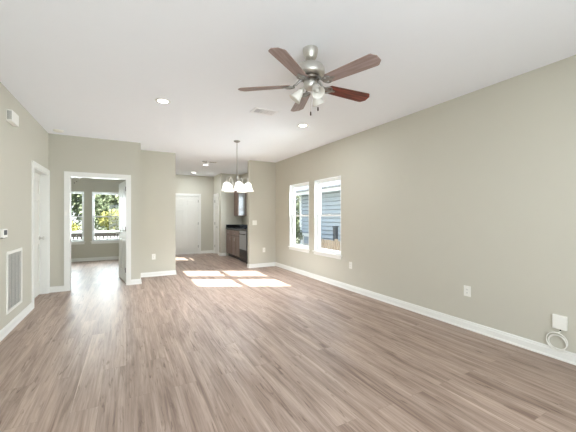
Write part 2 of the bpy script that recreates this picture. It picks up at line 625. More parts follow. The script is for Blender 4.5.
def make_door(name, xf, w, label, hinge_side, knob_sides=(-1,), hinges=True, hinge_y=-0.006):
    root = empty(name)
    struct(root, label, 'door')
    root.matrix_world = xf
    m = MB()
    t = 0.036
    panel_leaf(m, w, HEAD - 0.022, t)
    m.build('leaf', M['door'], root)
    kx = 0.065 if hinge_side > 0 else w - 0.065
    m = MB()
    for s in knob_sides:
        y0 = 0 if s < 0 else t
        bx = Matrix.Translation((kx, y0, 0.95)) @ Matrix.Rotation(R(90) * (1 if s < 0 else -1), 4, 'X')
        m.lathe([(0.0, 0), (0.032, 0), (0.032, 0.006), (0.026, 0.010), (0.011, 0.014), (0.011, 0.036), (0.022, 0.042), (0.028, 0.052), (0.026, 0.064), (0.012, 0.070), (0.0, 0.070)], 18, bx, cap=False)
    k = m.build('door_knob', M['nickel'], root)
    k['label'] = 'round brushed nickel knob'
    if hinges:
        hx = -0.002 if hinge_side < 0 else w + 0.002
        for hz in (0.22, 1.02, 1.80):
            hb = MB().lathe([(0.0075, hz), (0.0075, hz + 0.09)], 10, Matrix.Translation((hx, hinge_y, 0)))
            hb.box(hx - 0.012, hx + 0.012, hinge_y - 0.001, hinge_y + 0.006, hz + 0.002, hz + 0.088)
            hb.build('hinge', M['nickel_dark'], root)
    return root


# closet door, left wall: viewer looks at +x face; local x runs +y, depth runs -x
xf1 = frame_xf((LX, D1[0], 0), (0, 1, 0))
casing('trim_1', xf1, D1[1] - D1[0], WT, 'white casing around closed door in left wall')
make_door('door_1', frame_xf((LX - 0.094, D1[0] + 0.02, 0), (0, 1, 0)), D1[1] - D1[0] - 0.040, 'closed white panel door set deep in left wall', -1, hinges=False)
# bedroom doorway
xf2 = frame_xf((D2[0], YD, 0), (1, 0, 0))
casing('trim_2', xf2, D2[1] - D2[0], 0.12, 'white casing around the open bedroom doorway', both=True)
ang = R(90 - 9.0)
hx, hy = D2[1] - 0.019, YD + 0.135
ca, sa = math.cos(ang), math.sin(ang)
# leaf from the hinge into the bedroom; its local x runs from free edge to hinge
leafdir = Vector((-ca, sa, 0)) * 1.0
leafdir = Vector((-math.sin(R(9)), math.cos(R(9)), 0))
w2 = D2[1] - D2[0] - 0.040
xf_leaf = frame_xf(Vector((hx, hy, 0)) + leafdir * w2, -leafdir)
make_door('door_2', xf_leaf, w2, 'white six-panel bedroom door standing open', 1, knob_sides=(-1, 1), hinge_y=-0.004)
# front door
xf3 = frame_xf((D3[0], YF, 0), (1, 0, 0))
casing('trim_3', xf3, D3[1] - D3[0], 0.13, 'white casing around the closed front door')
make_door('door_3', frame_xf((D3[0] + 0.02, YF + 0.012, 0), (1, 0, 0)), D3[1] - D3[0] - 0.040, 'closed white six-panel front door at hall end', 1)
# pantry door: viewer sees the -x face; local x runs -y, depth +x
xf4 = frame_xf((JX, D4[1], 0), (0, -1, 0))
casing('trim_4', xf4, D4[1] - D4[0], 0.12, 'white casing around the narrow pantry door')
make_door('door_4', frame_xf((JX + 0.012, D4[1] - 0.02, 0), (0, -1, 0)), D4[1] - D4[0] - 0.040, 'narrow closed white pantry door right of front door', -1)


# ------------------------------------------------------------ windows
def make_window(name, xf, w, h, depth, label, stool=True):
    """double hung window; local x along wall, y away from the room, z up; origin = lower left corner of hole"""
    root = empty(name)
    struct(root, label, 'window')
    root.matrix_world = xf
    e = 0.001
    m = MB()   # white drywall-return lining with vinyl frame
    t = 0.010
    m.box(0 - e, t, -0.004, depth, 0, h); m.box(w - t, w + e, -0.004, depth, 0, h)
    m.box(t, w - t, -0.004, depth, h - t, h + e); m.box(t, w - t, 0.0, depth, 0, 0.012)
    f = 0.019
    y0, y1 = depth - 0.085, depth - 0.003
    m.box(t, t + f, y0, y1, t, h - t); m.box(w - t - f, w - t, y0, y1, t, h - t)
    m.box(t + f, w - t - f, y0, y1, h - t - f, h - t); m.box(t + f, w - t - f, y0, y1, 0.012, 0.026)
    m.build('window_frame', M['vinyl'], root)
    a, b = t + f, w - t - f
    zc = h * 0.5
    s = 0.028

    def sash(nm, y, z0, z1, rail_lo, rail_hi):
        q = MB()
        q.box(a, a + s, y, y + 0.028, z0, z1); q.box(b - s, b, y, y + 0.028, z0, z1)
        q.box(a + s, b - s, y, y + 0.028, z0, z0 + rail_lo); q.box(a + s, b - s, y, y + 0.028, z1 - rail_hi, z1)
        o = q.build(nm, M['vinyl'], root)
        g = MB().box(a + s, b - s, y + 0.013, y + 0.016, z0 + rail_lo, z1 - rail_hi).build('pane', M['glass'], o)
        return o
    sash('upper_sash', y0 + 0.044, zc - 0.018, h - t - f, 0.036, 0.032)
    lo = sash('lower_sash', y0 + 0.010, 0.027, zc + 0.018, 0.034, 0.036)
    lk = MB().box(w / 2 - 0.025, w / 2 + 0.025, y0 - 0.006, y0 + 0.012, zc + 0.016, zc + 0.026).build('sash_lock', M['vinyl'], lo)
    if stool:
        m = MB()
        m.box(-0.035, w + 0.035, -0.03, 0.0, -0.022, 0.004, 0.004)
        m.box(0.0, w, 0.0, y0, 0.004, 0.014)
        m.box(-0.012, w + 0.012, -0.012, 0.0, -0.075, -0.022)
        m.build('window_sill', M['trim'], root)
    return root


def win_right(name, y0, y1, z0, z1, label, stool=True):
    # viewer faces +x: local x runs -y, depth +x
    make_window(name, frame_xf((RX, y1, z0), (0, -1, 0)), y1 - y0, z1 - z0, 0.14, label, stool)


win_right('window_1', *WIN_R[0], 'farther white double-hung window in right wall')
win_right('window_2', *WIN_R[1], 'nearer white double-hung window in right wall showing blue siding')
win_right('window_3', *WIN_K, 'small kitchen window over the counter', stool=False)
make_window('window_4', frame_xf((BW[0][0], YBED, BW[0][2]), (1, 0, 0)), BW[0][1] - BW[0][0], BW[0][3] - BW[0][2], 0.13, 'right bedroom window facing trees and deck railing')
make_window('window_5', frame_xf((BW[1][0], YBED, BW[1][2]), (1, 0, 0)), BW[1][1] - BW[1][0], BW[1][3] - BW[1][2], 0.13, 'left bedroom window partly hidden by door casing')
# added glazing behind the camera, lets the rear fill light in
root = empty('added_window')
struct(root, 'wide glazed opening added behind the camera for fill light', 'window')
m = MB()
px0, px1, pz0, pz1 = PD
m.box(px0, px1, YB - WT, YB + 0.002, pz0, pz0 + 0.05); m.box(px0, px1, YB - WT, YB + 0.002, pz1 - 0.05, pz1)
for xx in (px0, (px0 + px1) / 2 - 0.03, px1 - 0.06):
    m.box(xx, xx + 0.06, YB - WT, YB + 0.002, pz0 + 0.05, pz1 - 0.05)
m.build('window_frame', M['vinyl'], root)
for a, b in ((px0 + 0.06, (px0 + px1) / 2 - 0.03), ((px0 + px1) / 2 + 0.03, px1 - 0.06)):
    MB().box(a, b, YB - 0.07, YB - 0.064, pz0 + 0.05, pz1 - 0.05).build('pane', M['glass'], root)
struct(MB().box(-2.0, 7.5, -5.2, -1.7, 2.45, 2.6).build('added_sun_shade', M['white_ext']), 'flat roof added outside to keep sun off the rear glazing', 'roof')  # added slab that blocks sun from the rear opening


# ------------------------------------------------------------ electrical plates and small wall things
def plate(name, xf, w, h, kind, label, cat, gang=1):
    """xf origin = plate centre on the wall face, local y into the wall"""
    root = empty(name, label=label, cat=cat)
    root.matrix_world = xf
    MB().box(-w / 2, w / 2, -0.006, 0.0, -h / 2, h / 2, 0.002).build('cover_plate', M['plastic'], root)
    for g in range(gang):
        cx = (g - (gang - 1) / 2) * 0.046
        if kind == 'outlet':
            for zz in (-0.02, 0.02):
                q = MB().box(cx - 0.0165, cx + 0.0165, -0.009, -0.005, zz - 0.0145, zz + 0.0145, 0.003).build('receptacle', M['plastic'], root)
                s_ = MB()
                s_.box(cx - 0.0075, cx - 0.0055, -0.0095, -0.006, zz - 0.004, zz + 0.006)
                s_.box(cx + 0.0055, cx + 0.0075, -0.0095, -0.006, zz - 0.004, zz + 0.006)
                s_.box(cx - 0.002, cx + 0.002, -0.0095, -0.006, zz - 0.0105, zz - 0.0065)
                s_.build('slots', M['slot'], q)
        elif kind == 'switch':
            MB().box(cx - 0.0165, cx + 0.0165, -0.010, -0.005, -0.033, 0.033, 0.002).build('rocker', M['plastic'], root)
    return root


plate('power_outlet', frame_xf((0.533, YS, 0.43), (1, 0, 0)), 0.074, 0.122, 'outlet', 'white outlet on narrow wall between bedroom door and hall', 'outlet')
plate('light_switch', frame_xf((2.90, YS, 1.15), (1, 0, 0)), 0.118, 0.120, 'switch', 'white double light switch on kitchen stub wall', 'switch', 2)
plate('power_outlet', frame_xf((3.16, YS, 0.44), (1, 0, 0)), 0.074, 0.120, 'outlet', 'white outlet low on kitchen stub wall beside the corner', 'outlet')
plate('power_outlet', frame_xf((RX, 4.145, 0.447), (0, -1, 0)), 0.074, 0.120, 'outlet', 'small white outlet on right wall just below near window', 'outlet')
plate('power_outlet', frame_xf((RX, 2.082, 0.442), (0, -1, 0)), 0.080, 0.122, 'outlet', 'white outlet midway along the bare right wall', 'outlet')

# cable box with its coiled cable
root = empty('cable_box', label='square white cable box on right wall above coiled cable', cat='cable box')
root.matrix_world = frame_xf((RX, 1.232, 0.343), (0, -1, 0))
MB().box(-0.052, 0.052, -0.024, 0.0, -0.064, 0.064, 0.004).build('housing', M['plastic'], root)
MB().box(-0.046, 0.046, -0.027, -0.022, -0.058, 0.058, 0.003).build('cover', M['plastic'], root)
MB().lathe([(0.005, -0.078), (0.007, -0.062)], 10, Matrix.Translation((0.004, -0.012, 0))).build('connector', M['slot'], root)
pts = []
for i in range(0, 150):
    t_ = i / 149.0
    a_ = PI / 2 + t_ * 2 * PI * 3.6
    rr = 0.090 - 0.026 * abs(math.sin(t_ * PI * 1.7)) - 0.004 * math.sin(a_ * 1.7)
    pts.append((RX - 0.014 - 0.016 * t_ - 0.004 * math.sin(a_ * 0.5), 1.246 + rr * 0.98 * math.cos(a_) * -1, 0.160 + rr * 0.95 * math.sin(a_)))
lead = [(RX - 0.012, 1.228, 0.266), (RX - 0.012, 1.229, 0.256), (RX - 0.013, 1.236, 0.248)]
mm = MB().tube(lead + pts, 0.0042, 8)
tag(mm.build('cable', M['cable']), 'coil of white cable hanging below the cable box on right wall', 'cable')

# door chime box, high on the left wall
root = empty('door_chime', label='white door chime box high on left wall', cat='door chime')
root.matrix_world = frame_xf((LX, 4.43, 2.38), (0, 1, 0))
MB().box(0, 0.25, -0.05, 0.0, 0, 0.13, 0.004).build('housing', M['plastic'], root)
q = MB()
for k in range(4):
    q.box(-0.0012, 0.004, -0.044 + k * 0.010, -0.040 + k * 0.010, 0.02, 0.115)
q.build('sound_slots', M['slot'], root)
# thermostat at the left edge
root = empty('thermostat', label='small thermostat on left wall at photo edge above return grille', cat='thermostat')
root.matrix_world = frame_xf((LX, 4.25, 1.08), (0, 1, 0))
MB().box(0, 0.135, -0.026, 0.0, 0, 0.095, 0.004).build('housing', M['plastic'], root)
MB().box(0.02, 0.115, -0.0275, -0.024, 0.03, 0.082).build('screen', M['post'], root)
MB().box(0.0, 0.135, -0.022, -0.004, -0.004, 0.004).build('trim_strip', M['slot'], root)
# return air grille
root = empty('return_air_grille', label='tall white slatted return air grille low on left wall', cat='air vent')
root.matrix_world = frame_xf((LX, 4.43, 0.215), (0, 1, 0))
gw, gh = 0.56, 0.70
m = MB()
m.box(0, 0.035, -0.010, 0, 0, gh); m.box(gw - 0.035, gw, -0.010, 0, 0, gh)
m.box(0.035, gw - 0.035, -0.010, 0, 0, 0.035); m.box(0.035, gw - 0.035, -0.010, 0, gh - 0.035, gh)
m.build('grille_frame', M['plastic'], root, bevel=0.002)
MB().box(0.035, gw - 0.035, -0.002, 0.0, 0.035, gh - 0.035).build('backing', plain('duct_grey', (165, 163, 157), 0.8), root)
ns = 20
for k in range(ns):
    x0 = 0.042 + (gw - 0.084) * k / ns
    wd = (gw - 0.084) / ns
    thick = 0.52 if k % 5 else 0.9
    MB().prism([(x0, -0.009, 0.035), (x0 + wd * thick, -0.003, 0.035), (x0 + wd * thick + 0.002, -0.003, 0.035), (x0 + 0.004, -0.010, 0.035)], (0, 0, gh - 0.07)).build('slat', M['plastic'], root)


# ------------------------------------------------------------ ceiling things
def downlight(x, y, label, watts, lit=True):
    root = empty('recessed_light', (x, y, H), label=label, cat='ceiling light', group='recessed ceiling lights')
    MB().lathe([(0.060, 0.0), (0.060, -0.003), (0.064, -0.006), (0.088, -0.004), (0.090, 0.0)], 32, cap=False).build('trim_ring', M['trim'], root)
    MB().lathe([(0.0, -0.003), (0.060, -0.003)], 32, cap=False).build('diffuser', M['led'], root)
    area_light('lamp', (0, 0, -0.012), (0, 0, -1), 0.11, 0.11, watts, (0.88, 0.94, 1.0), 'DISK', root)
    return root


downlight(0.403, 4.004, 'recessed light left of the ceiling fan in open ceiling', DOWN_W * 0.6)
downlight(2.448, 4.037, 'recessed light just right of fan near the right wall', DOWN_W * 0.6)
downlight(-0.1, 0.15, 'added recessed fill light behind the camera on the left', DOWN_W * 0.9)  # added unseen lamp, fills the near end of the room
downlight(1.75, 0.15, 'added recessed fill light behind the camera on the right', DOWN_W * 1.2)  # added unseen lamp, brightens the near right floor
downlight(1.935, 8.387, 'recessed light in hall ceiling beside the smoke detector', DOWN_W * 0.8)
downlight(1.945, 10.033, 'farthest recessed light in front of the front door', DOWN_W * 0.7)

# supply register by the fan
root = empty('ceiling_vent', (1.66, 3.75, H), R(0), label='white ceiling air vent with grey louvres behind the fan', cat='air vent')
m = MB()
m.box(-0.17, 0.17, -0.105, -0.075, -0.008, 0); m.box(-0.17, 0.17, 0.075, 0.105, -0.008, 0)
m.box(-0.17, -0.14, -0.075, 0.075, -0.008, 0); m.box(0.14, 0.17, -0.075, 0.075, -0.008, 0)
for xx in (-0.050, 0.044):
    m.box(xx, xx + 0.006, -0.075, 0.075, -0.008, 0)
m.build('vent_frame', M['vent'], root)
MB().box(-0.14, 0.14, -0.075, 0.075, -0.0015, 0).build('backing', plain('vent_grey', (130, 130, 130), 0.8), root)
for k in range(24):
    x0 = -0.138 + k * 0.0115
    tilt = 0.001 if k < 8 else 0.0095
    if -0.053 < x0 + 0.004 < -0.042 or 0.036 < x0 + 0.003 < 0.052: continue
    MB().prism([(x0, -0.074, -0.002), (x0 + tilt, -0.074, -0.008), (x0 + tilt + 0.002, -0.074, -0.008), (x0 + 0.002, -0.074, -0.002)], (0, 0.148, 0)).build('louvre', M['vent'], root)

root = empty('smoke_detector', (1.79, 7.86, H), label='round grey smoke detector on hall ceiling beyond the chandelier', cat='smoke detector')
MB().lathe([(0.0, -0.034), (0.045, -0.034), (0.058, -0.026), (0.064, -0.010), (0.064, 0.0)], 28, cap=False).build('housing', plain('detector_grey', (190, 188, 184), 0.5), root)
MB().lathe([(0.052, -0.020), (0.063, -0.014), (0.0635, -0.008)], 28, cap=False).build('sensor_band', M['slot'], root)
root = empty('ceiling_register', (2.02, 7.90, H), label='small flat white vent on hall ceiling right of smoke detector', cat='air vent')
MB().box(-0.10, 0.10, -0.05, 0.05, -0.006, 0, 0.002).build('vent_frame', M['plastic'], root)
for k in range(5):
    MB().box(-0.085, 0.085, -0.038 + k * 0.017, -0.030 + k * 0.017, -0.007, -0.0055).build('slot', plain('slot_grey_%d' % k, (150, 150, 150), 0.7) if k == 0 else bpy.data.materials['slot_grey_0'], root)
root = empty('smoke_detector', (-0.985, 6.20, H), label='low white ceiling detector near the left corner of the room', cat='smoke detector')
MB().lathe([(0.0, -0.022), (0.06, -0.022), (0.072, -0.014), (0.075, 0.0)], 28, cap=False).build('housing', M['plastic'], root)
MB().lathe([(0.061, -0.020), (0.071, -0.0145)], 28, cap=False).build('sensor_band', plain('band_grey', (140, 138, 134), 0.6), root)


# ------------------------------------------------------------ ceiling fan
VIEW_R = -28.369   # direction of the photo's right, in degrees


def make_fan(x, y, label, rot=0.0, red_blade=True):
    root = empty('ceiling_fan', (x, y, H), R(rot), label=label, cat='ceiling fan')
    MB().lathe([(0.0, 0), (0.064, 0), (0.066, -0.012), (0.062, -0.040), (0.050, -0.078), (0.034, -0.094), (0.0, -0.094)], 32, cap=False).build('canopy', M['nickel'], root)
    MB().lathe([(0.013, -0.088), (0.013, -0.150)], 16).build('downrod', M['nickel'], root)
    MB().lathe([(0.0, -0.124), (0.04, -0.126), (0.080, -0.134), (0.106, -0.150), (0.119, -0.172), (0.122, -0.214), (0.118, -0.226), (0.092, -0.236), (0.0, -0.240)], 40, cap=False).build('motor_housing', M['nickel'], root)
    MB().lathe([(0.0, -0.238), (0.078, -0.238), (0.080, -0.258), (0.070, -0.270), (0.0, -0.270)], 32, cap=False).build('flywheel', M['nickel_dark'], root)
    MB().lathe([(0.0, -0.268), (0.052, -0.268), (0.058, -0.300), (0.054, -0.330), (0.036, -0.348), (0.012, -0.356), (0.0, -0.358)], 32, cap=False).build('switch_housing', M['nickel'], root)
    zb = -0.312
    for k in range(5):
        a = R(-1 + 72 * k)
        rot_m = Matrix.Rotation(a, 4, 'Z')
        pitch = Matrix.Translation((0, 0, zb)) @ Matrix.Rotation(R(-12), 4, 'X')
        # bracket
        m = MB(rot_m)
        m.tube([(0.06, 0, -0.262), (0.095, 0, -0.268), (0.125, 0.0, -0.300), (0.150, 0, zb + 0.006)], [0.014, 0.011, 0.009, 0.009], 8)
        m.xf = rot_m @ pitch
        loop = [(0.178 + 0.038 * math.cos(t), 0.040 * math.sin(t), -0.006) for t in [2 * PI * i / 20 for i in range(20)]]
        m.tube(loop, 0.007, 6, closed=True)
        m.prism([(0.14, -0.018, -0.008), (0.215, -0.016, -0.008), (0.250, -0.008, -0.008), (0.250, 0.008, -0.008), (0.215, 0.016, -0.008), (0.14, 0.018, -0.008)], (0, 0, 0.005))
        b = m.build('blade_bracket', M['nickel_grey'], root)
        # blade: built along local x so that its grain follows it, then turned
        q = MB()
        outl = [(0.172, -0.040), (0.188, -0.054), (0.590, -0.070), (0.602, -0.066), (0.632, -0.030), (0.634, 0.030), (0.602, 0.066), (0.590, 0.070), (0.188, 0.054), (0.172, 0.040)]
        q.prism([(px_, py_, 0) for px_, py_ in outl], (0, 0, 0.006))
        is_red = red_blade and k == 0  # one blade coloured as if it reflected no bright window
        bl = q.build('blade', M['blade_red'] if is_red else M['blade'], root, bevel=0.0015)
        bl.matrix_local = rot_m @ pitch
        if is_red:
            bl['label'] = 'fan blade coloured deeper red for its lack of sheen'
    # light kit: three tulip shades on short arms
    for k in range(3):
        a = R(VIEW_R + 174 + 120 * k - rot)
        rm = Matrix.Rotation(a, 4, 'Z')
        m = MB(rm)
        m.tube([(0.035, 0, -0.318), (0.050, 0, -0.320), (0.066, 0, -0.330), (0.074, 0, -0.345)], 0.009, 8)
        tilt = Matrix.Translation((0.068, 0, -0.338)) @ Matrix.Rotation(R(-38), 4, 'Y')
        m.lathe([(0.0, 0.004), (0.020, 0.0), (0.023, -0.018), (0.020, -0.028)], 16, tilt, cap=False)
        f = m.build('lamp_arm', M['nickel'], root)
        s_ = MB(rm)
        s_.lathe([(0.020, -0.016), (0.026, -0.026), (0.034, -0.048), (0.040, -0.072), (0.048, -0.096), (0.056, -0.112), (0.054, -0.112), (0.045, -0.095), (0.037, -0.072), (0.031, -0.048), (0.023, -0.028), (0.0, -0.022)], 24, tilt, cap=False)
        s_.build('lamp_shade', M['frost'], f)
        q = MB(rm).lathe([(0.0, -0.02), (0.012, -0.026), (0.018, -0.05), (0.021, -0.068), (0.014, -0.086), (0.0, -0.092)], 14, tilt, cap=False)
        q.build('bulb', M['frost'], f)
    vr = R(VIEW_R - rot)
    for dx, dz in ((0.0, -0.575), (0.062, -0.535)):
        ox, oy = dx * math.cos(vr) + 0.02 * math.sin(vr), dx * math.sin(vr) - 0.02 * math.cos(vr)
        m = MB().tube([(ox * 0.6, oy * 0.6, -0.34), (ox, oy, -0.37), (ox, oy, dz + 0.03)], 0.0014, 6)
        ch = m.build('pull_chain', M['nickel'], root)
        MB().lathe([(0.0, dz + 0.034), (0.005, dz + 0.030), (0.0065, dz + 0.01), (0.005, dz), (0.0, dz - 0.001)], 12, Matrix.Translation((ox, oy, 0)), cap=False).build('chain_fob', M['cab_dark'], ch)
    return root


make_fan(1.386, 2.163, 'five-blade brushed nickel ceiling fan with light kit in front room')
make_fan(-1.17, 9.5, 'ceiling fan just glimpsed through top of bedroom doorway', rot=20, red_blade=False)


# ------------------------------------------------------------ chandelier
def make_chandelier(x, y):
    root = empty('chandelier', (x, y, H), label='five-light nickel chandelier with glowing white bell shades', cat='chandelier')
    MB().lathe([(0.0, 0), (0.062, 0), (0.062, -0.008), (0.046, -0.022), (0.012, -0.034), (0.0, -0.034)], 28, cap=False).build('canopy', M['nickel_grey'], root)
    MB().lathe([(0.006, -0.03), (0.006, -0.64)], 12).build('rod', M['nickel_grey'], root)
    MB().lathe([(0.0, -0.63), (0.012, -0.64), (0.016, -0.67), (0.010, -0.69), (0.016, -0.74), (0.026, -0.79), (0.030, -0.82), (0.020, -0.86), (0.010, -0.88), (0.014, -0.90), (0.008, -0.92), (0.0, -0.925)], 20, cap=False).build('column', M['nickel_grey'], root)
    for k in range(5):
        a = R(VIEW_R + 72 * k)
        rm = Matrix.Rotation(a, 4, 'Z')
        m = MB(rm)
        P = [(0.018, 0, -0.850), (0.05, 0, -0.868), (0.080, 0, -0.840), (0.098, 0, -0.780), (0.112, 0, -0.725), (0.140, 0, -0.686), (0.178, 0, -0.682), (0.204, 0, -0.705), (0.212, 0, -0.765)]
        m.tube(P, 0.0062, 8)
        m.lathe([(0.0, -0.760), (0.018, -0.764), (0.024, -0.778), (0.028, -0.806)], 16, Matrix.Translation((0.212, 0, 0)), cap=False)
        arm = m.build('arm', M['nickel'], root)
        s_ = MB(rm)
        tr = Matrix.Translation((0.212, 0, 0))
        s_.lathe([(0.024, -0.796), (0.042, -0.800), (0.056, -0.816), (0.063, -0.845), (0.070, -0.880), (0.082, -0.918), (0.102, -0.948), (0.106, -0.953), (0.101, -0.951), (0.079, -0.918), (0.066, -0.880), (0.059, -0.845), (0.052, -0.818), (0.040, -0.806), (0.0, -0.804)], 26, tr, cap=False)
        sh = s_.build('lamp_shade', M['lit_shade'], arm)
        ld = bpy.data.lights.new('bulb_light', 'POINT')
        ld.energy = 14.5
        ld.color = (0.90, 0.94, 1.0)
        ld.shadow_soft_size = 0.025
        lo = bpy.data.objects.new('bulb_light', ld)
        COL.objects.link(lo)
        lo.parent = arm
        lo.location = rm @ Vector((0.212, 0, -0.875))
    return root


make_chandelier(1.85, 5.46)

# ------------------------------------------------------------ kitchen
CX = 2.96      # cabinet face plane


def shaker(m, y0, y1, z0, z1, x=CX, t=0.018, fr=0.045):
    """framed cabinet front facing -x"""
    m.box(x - t, x, y0, y0 + fr, z0, z1); m.box(x - t, x, y1 - fr, y1, z0, z1)
    m.box(x - t, x, y0 + fr, y1 - fr, z0, z0 + fr); m.box(x - t, x, y0 + fr, y1 - fr, z1 - fr, z1)
    m.box(x - t * 0.5, x, y0 + fr, y1 - fr, z0 + fr, z1 - fr)


def bar_pull(m, x, y, z0, z1):
    m.tube([(x, y, z0), (x - 0.025, y, z0 + 0.004), (x - 0.025, y, z1 - 0.004), (x, y, z1)], 0.004, 6)


def base_cab(y0, y1, ndoors, label):
    root = empty('base_cabinet', (0, 0, 0), label=label, cat='kitchen cabinet')
    m = MB()
    m.box(CX, RX - 0.001, y0, y1, 0.10, 0.895)
    m.build('body', M['cab_dark'], root)
    MB().box(CX + 0.06, RX - 0.001, y0, y1, 0.0, 0.10).build('toe_kick', M['black'], root)
    dq = MB(); dq_y0, dq_y1 = y0 + 0.012, y1 - 0.012
    dq.box(CX - 0.018, CX, dq_y0, dq_y1, 0.72, 0.875, 0.003)
    d = dq.build('drawer', M['cab'], root)
    k = MB(); k.tube([(CX - 0.018, (y0 + y1) / 2 - 0.04, 0.797), (CX - 0.042, (y0 + y1) / 2 - 0.036, 0.797), (CX - 0.042, (y0 + y1) / 2 + 0.036, 0.797), (CX - 0.018, (y0 + y1) / 2 + 0.04, 0.797)], 0.004, 6)
    k.build('pull', M['nickel'], d)
    w = (y1 - y0 - 0.024) / ndoors
    for i in range(ndoors):
        a = y0 + 0.012 + i * w + 0.003
        b = a + w - 0.006
        q = MB(); shaker(q, a, b, 0.115, 0.705)
        dd = q.build('cabinet_door', M['cab'], root)
        py = b - 0.03 if i == 0 and ndoors == 2 else a + 0.03
        h_ = MB(); bar_pull(h_, CX - 0.018, py, 0.56, 0.66)
        h_.build('pull', M['nickel'], dd)
    return root


base_cab(9.26, 9.795, 1, 'narrow brown base cabinet at far end of kitchen counter')
base_cab(8.48, 9.258, 2, 'wide brown two-door base cabinet left of the dishwasher')
root = empty('dishwasher', label='stainless dishwasher with black handle strip under the counter', cat='dishwasher')
MB().box(CX + 0.02, RX - 0.001, 7.872, 8.476, 0.0, 0.893).build('tub', M['black'], root)
MB().box(CX - 0.018, CX + 0.02, 7.876, 8.472, 0.36, 0.79, 0.006).build('door_panel', M['steel'], root)
MB().box(CX - 0.014, CX + 0.02, 7.876, 8.472, 0.795, 0.885, 0.004).build('control_strip', M['steel'], root)
MB().tube([(CX - 0.016, 7.96, 0.80), (CX - 0.05, 7.965, 0.80), (CX - 0.05, 8.385, 0.80), (CX - 0.016, 8.39, 0.80)], 0.010, 8).build('handle', M['black'], root)
MB().box(CX - 0.010, CX + 0.02, 7.876, 8.472, 0.02, 0.355, 0.004).build('lower_panel', M['black'], root)
tag(MB().box(CX - 0.03, RX - 0.001, 7.295, 7.868, 0.0, 0.893, 0.004).build('end_cabinet', M['black']), 'black end unit between dishwasher and kitchen stub wall', 'kitchen cabinet')
root = empty('countertop', label='polished black countertop over the kitchen base cabinets', cat='countertop')
MB().box(CX - 0.035, RX - 0.001, 7.295, 9.797, 0.897, 0.937, 0.006).build('slab', M['granite'], root)
q = MB(); q.box(RX - 0.021, RX - 0.001, 7.295, 9.797, 0.938, 1.04); q.box(CX - 0.02, RX - 0.021, 9.777, 9.797, 0.938, 1.04)
q.build('backsplash', M['granite'], root)
# upper cabinet on the end wall
root = empty('upper_cabinet', label='dark brown upper cabinet with glossy front on kitchen end wall', cat='kitchen cabinet')
ux0, ux1, uy0, uy1, uz0, uz1 = 3.212, RX - 0.001, 9.385, YE - 0.001, 1.33, 2.20
MB().box(ux0 + 0.012, ux1, uy0, uy1, uz0, uz1).build('body', M['cab_dark'], root)
q = MB()
q.box(ux0, ux0 + 0.012, uy0, uy0 + 0.05, uz0, uz1); q.box(ux0, ux0 + 0.012, uy1 - 0.05, uy1, uz0, uz1)
q.box(ux0, ux0 + 0.012, uy0 + 0.05, uy1 - 0.05, uz0, uz0 + 0.05); q.box(ux0, ux0 + 0.012, uy0 + 0.05, uy1 - 0.05, uz1 - 0.05, uz1)
q.box(ux0 + 0.006, ux0 + 0.012, uy0 + 0.05, uy1 - 0.05, uz0 + 0.05, uz1 - 0.05)
q.build('side_panel', M['cab'], root)
q = MB()
q.box(ux0, ux0 + 0.02, uy0 - 0.018, uy0, uz0, uz1); q.box(ux1 - 0.035, ux1, uy0 - 0.018, uy0, uz0, uz1)
q.box(ux0 + 0.02, ux1 - 0.035, uy0 - 0.018, uy0, uz0, uz0 + 0.02); q.box(ux0 + 0.02, ux1 - 0.035, uy0 - 0.018, uy0, uz1 - 0.02, uz1)
dd = q.build('cabinet_door', M['cab'], root)
MB().box(ux0 + 0.02, ux1 - 0.035, uy0 - 0.012, uy0 - 0.006, uz0 + 0.02, uz1 - 0.02).build('door_pane', plain('glossy_grey_pane', (196, 199, 203), 0.14, metal=0.75, spec=0.8), dd)['label'] = 'glossy grey pane'

# ------------------------------------------------------------ outside
GZ = -0.5
struct(MB().box(-60, 60, -40, 90, GZ - 0.2, GZ).build('ground', M['grass']), 'grassy yard outside the windows', 'ground')

# neighbouring house beyond the right windows
NX = 8.6
root = empty('neighbour_house', (NX, 12, GZ), label='pale blue lap-sided house seen through right windows', cat='house')
ny0, ny1 = -12.0, 2.45      # local y along the wall
prof = [(0.0, 0.0)]
zz = 0.35
pts = []
while zz < 3.2:
    pts += [(0.03, zz), (-0.03, zz + 0.004), (0.0, zz + 0.165), (0.05, zz + 0.168)]
    zz += 0.20
poly = [(0.3, 0.35)] + pts + [(0.3, zz)]
MB().prism([(x_, ny0, z_) for x_, z_ in poly], (0, ny1 - ny0, 0)).build('siding_wall', M['siding'], root)
MB().box(0.31, 6.0, ny0, ny1 - 0.02, 0.35, 3.3).build('body', M['siding'], root)
MB().box(-0.02, 6.0, ny0, ny1, 0.0, 0.35).build('foundation', M['concrete'], root)
MB().box(-0.045, 0.12, ny1 - 0.12, ny1 + 0.03, 0.2, 3.25).build('corner_board', M['white_ext'], root)
MB().box(-0.40, 0.0, ny0 - 0.4, ny1 + 1.2, 3.00, 3.05).build('soffit', M['white_ext'], root)
MB().box(-0.45, -0.40, ny0 - 0.4, ny1 + 1.2, 2.95, 3.20).build('fascia', M['white_ext'], root)
MB().prism([(-0.50, ny0 - 0.4, 3.18), (3.0, ny0 - 0.4, 4.95), (6.5, ny0 - 0.4, 3.18), (6.5, ny0 - 0.4, 3.10), (-0.50, ny0 - 0.4, 3.10)], (0, ny1 - ny0 + 1.6, 0)).build('roof', M['shingle'], root)

MB().box(-0.08, 0.08, ny1 + 0.72, ny1 + 0.90, 0.0, 3.0).build('porch_post', M['white_ext'], root)

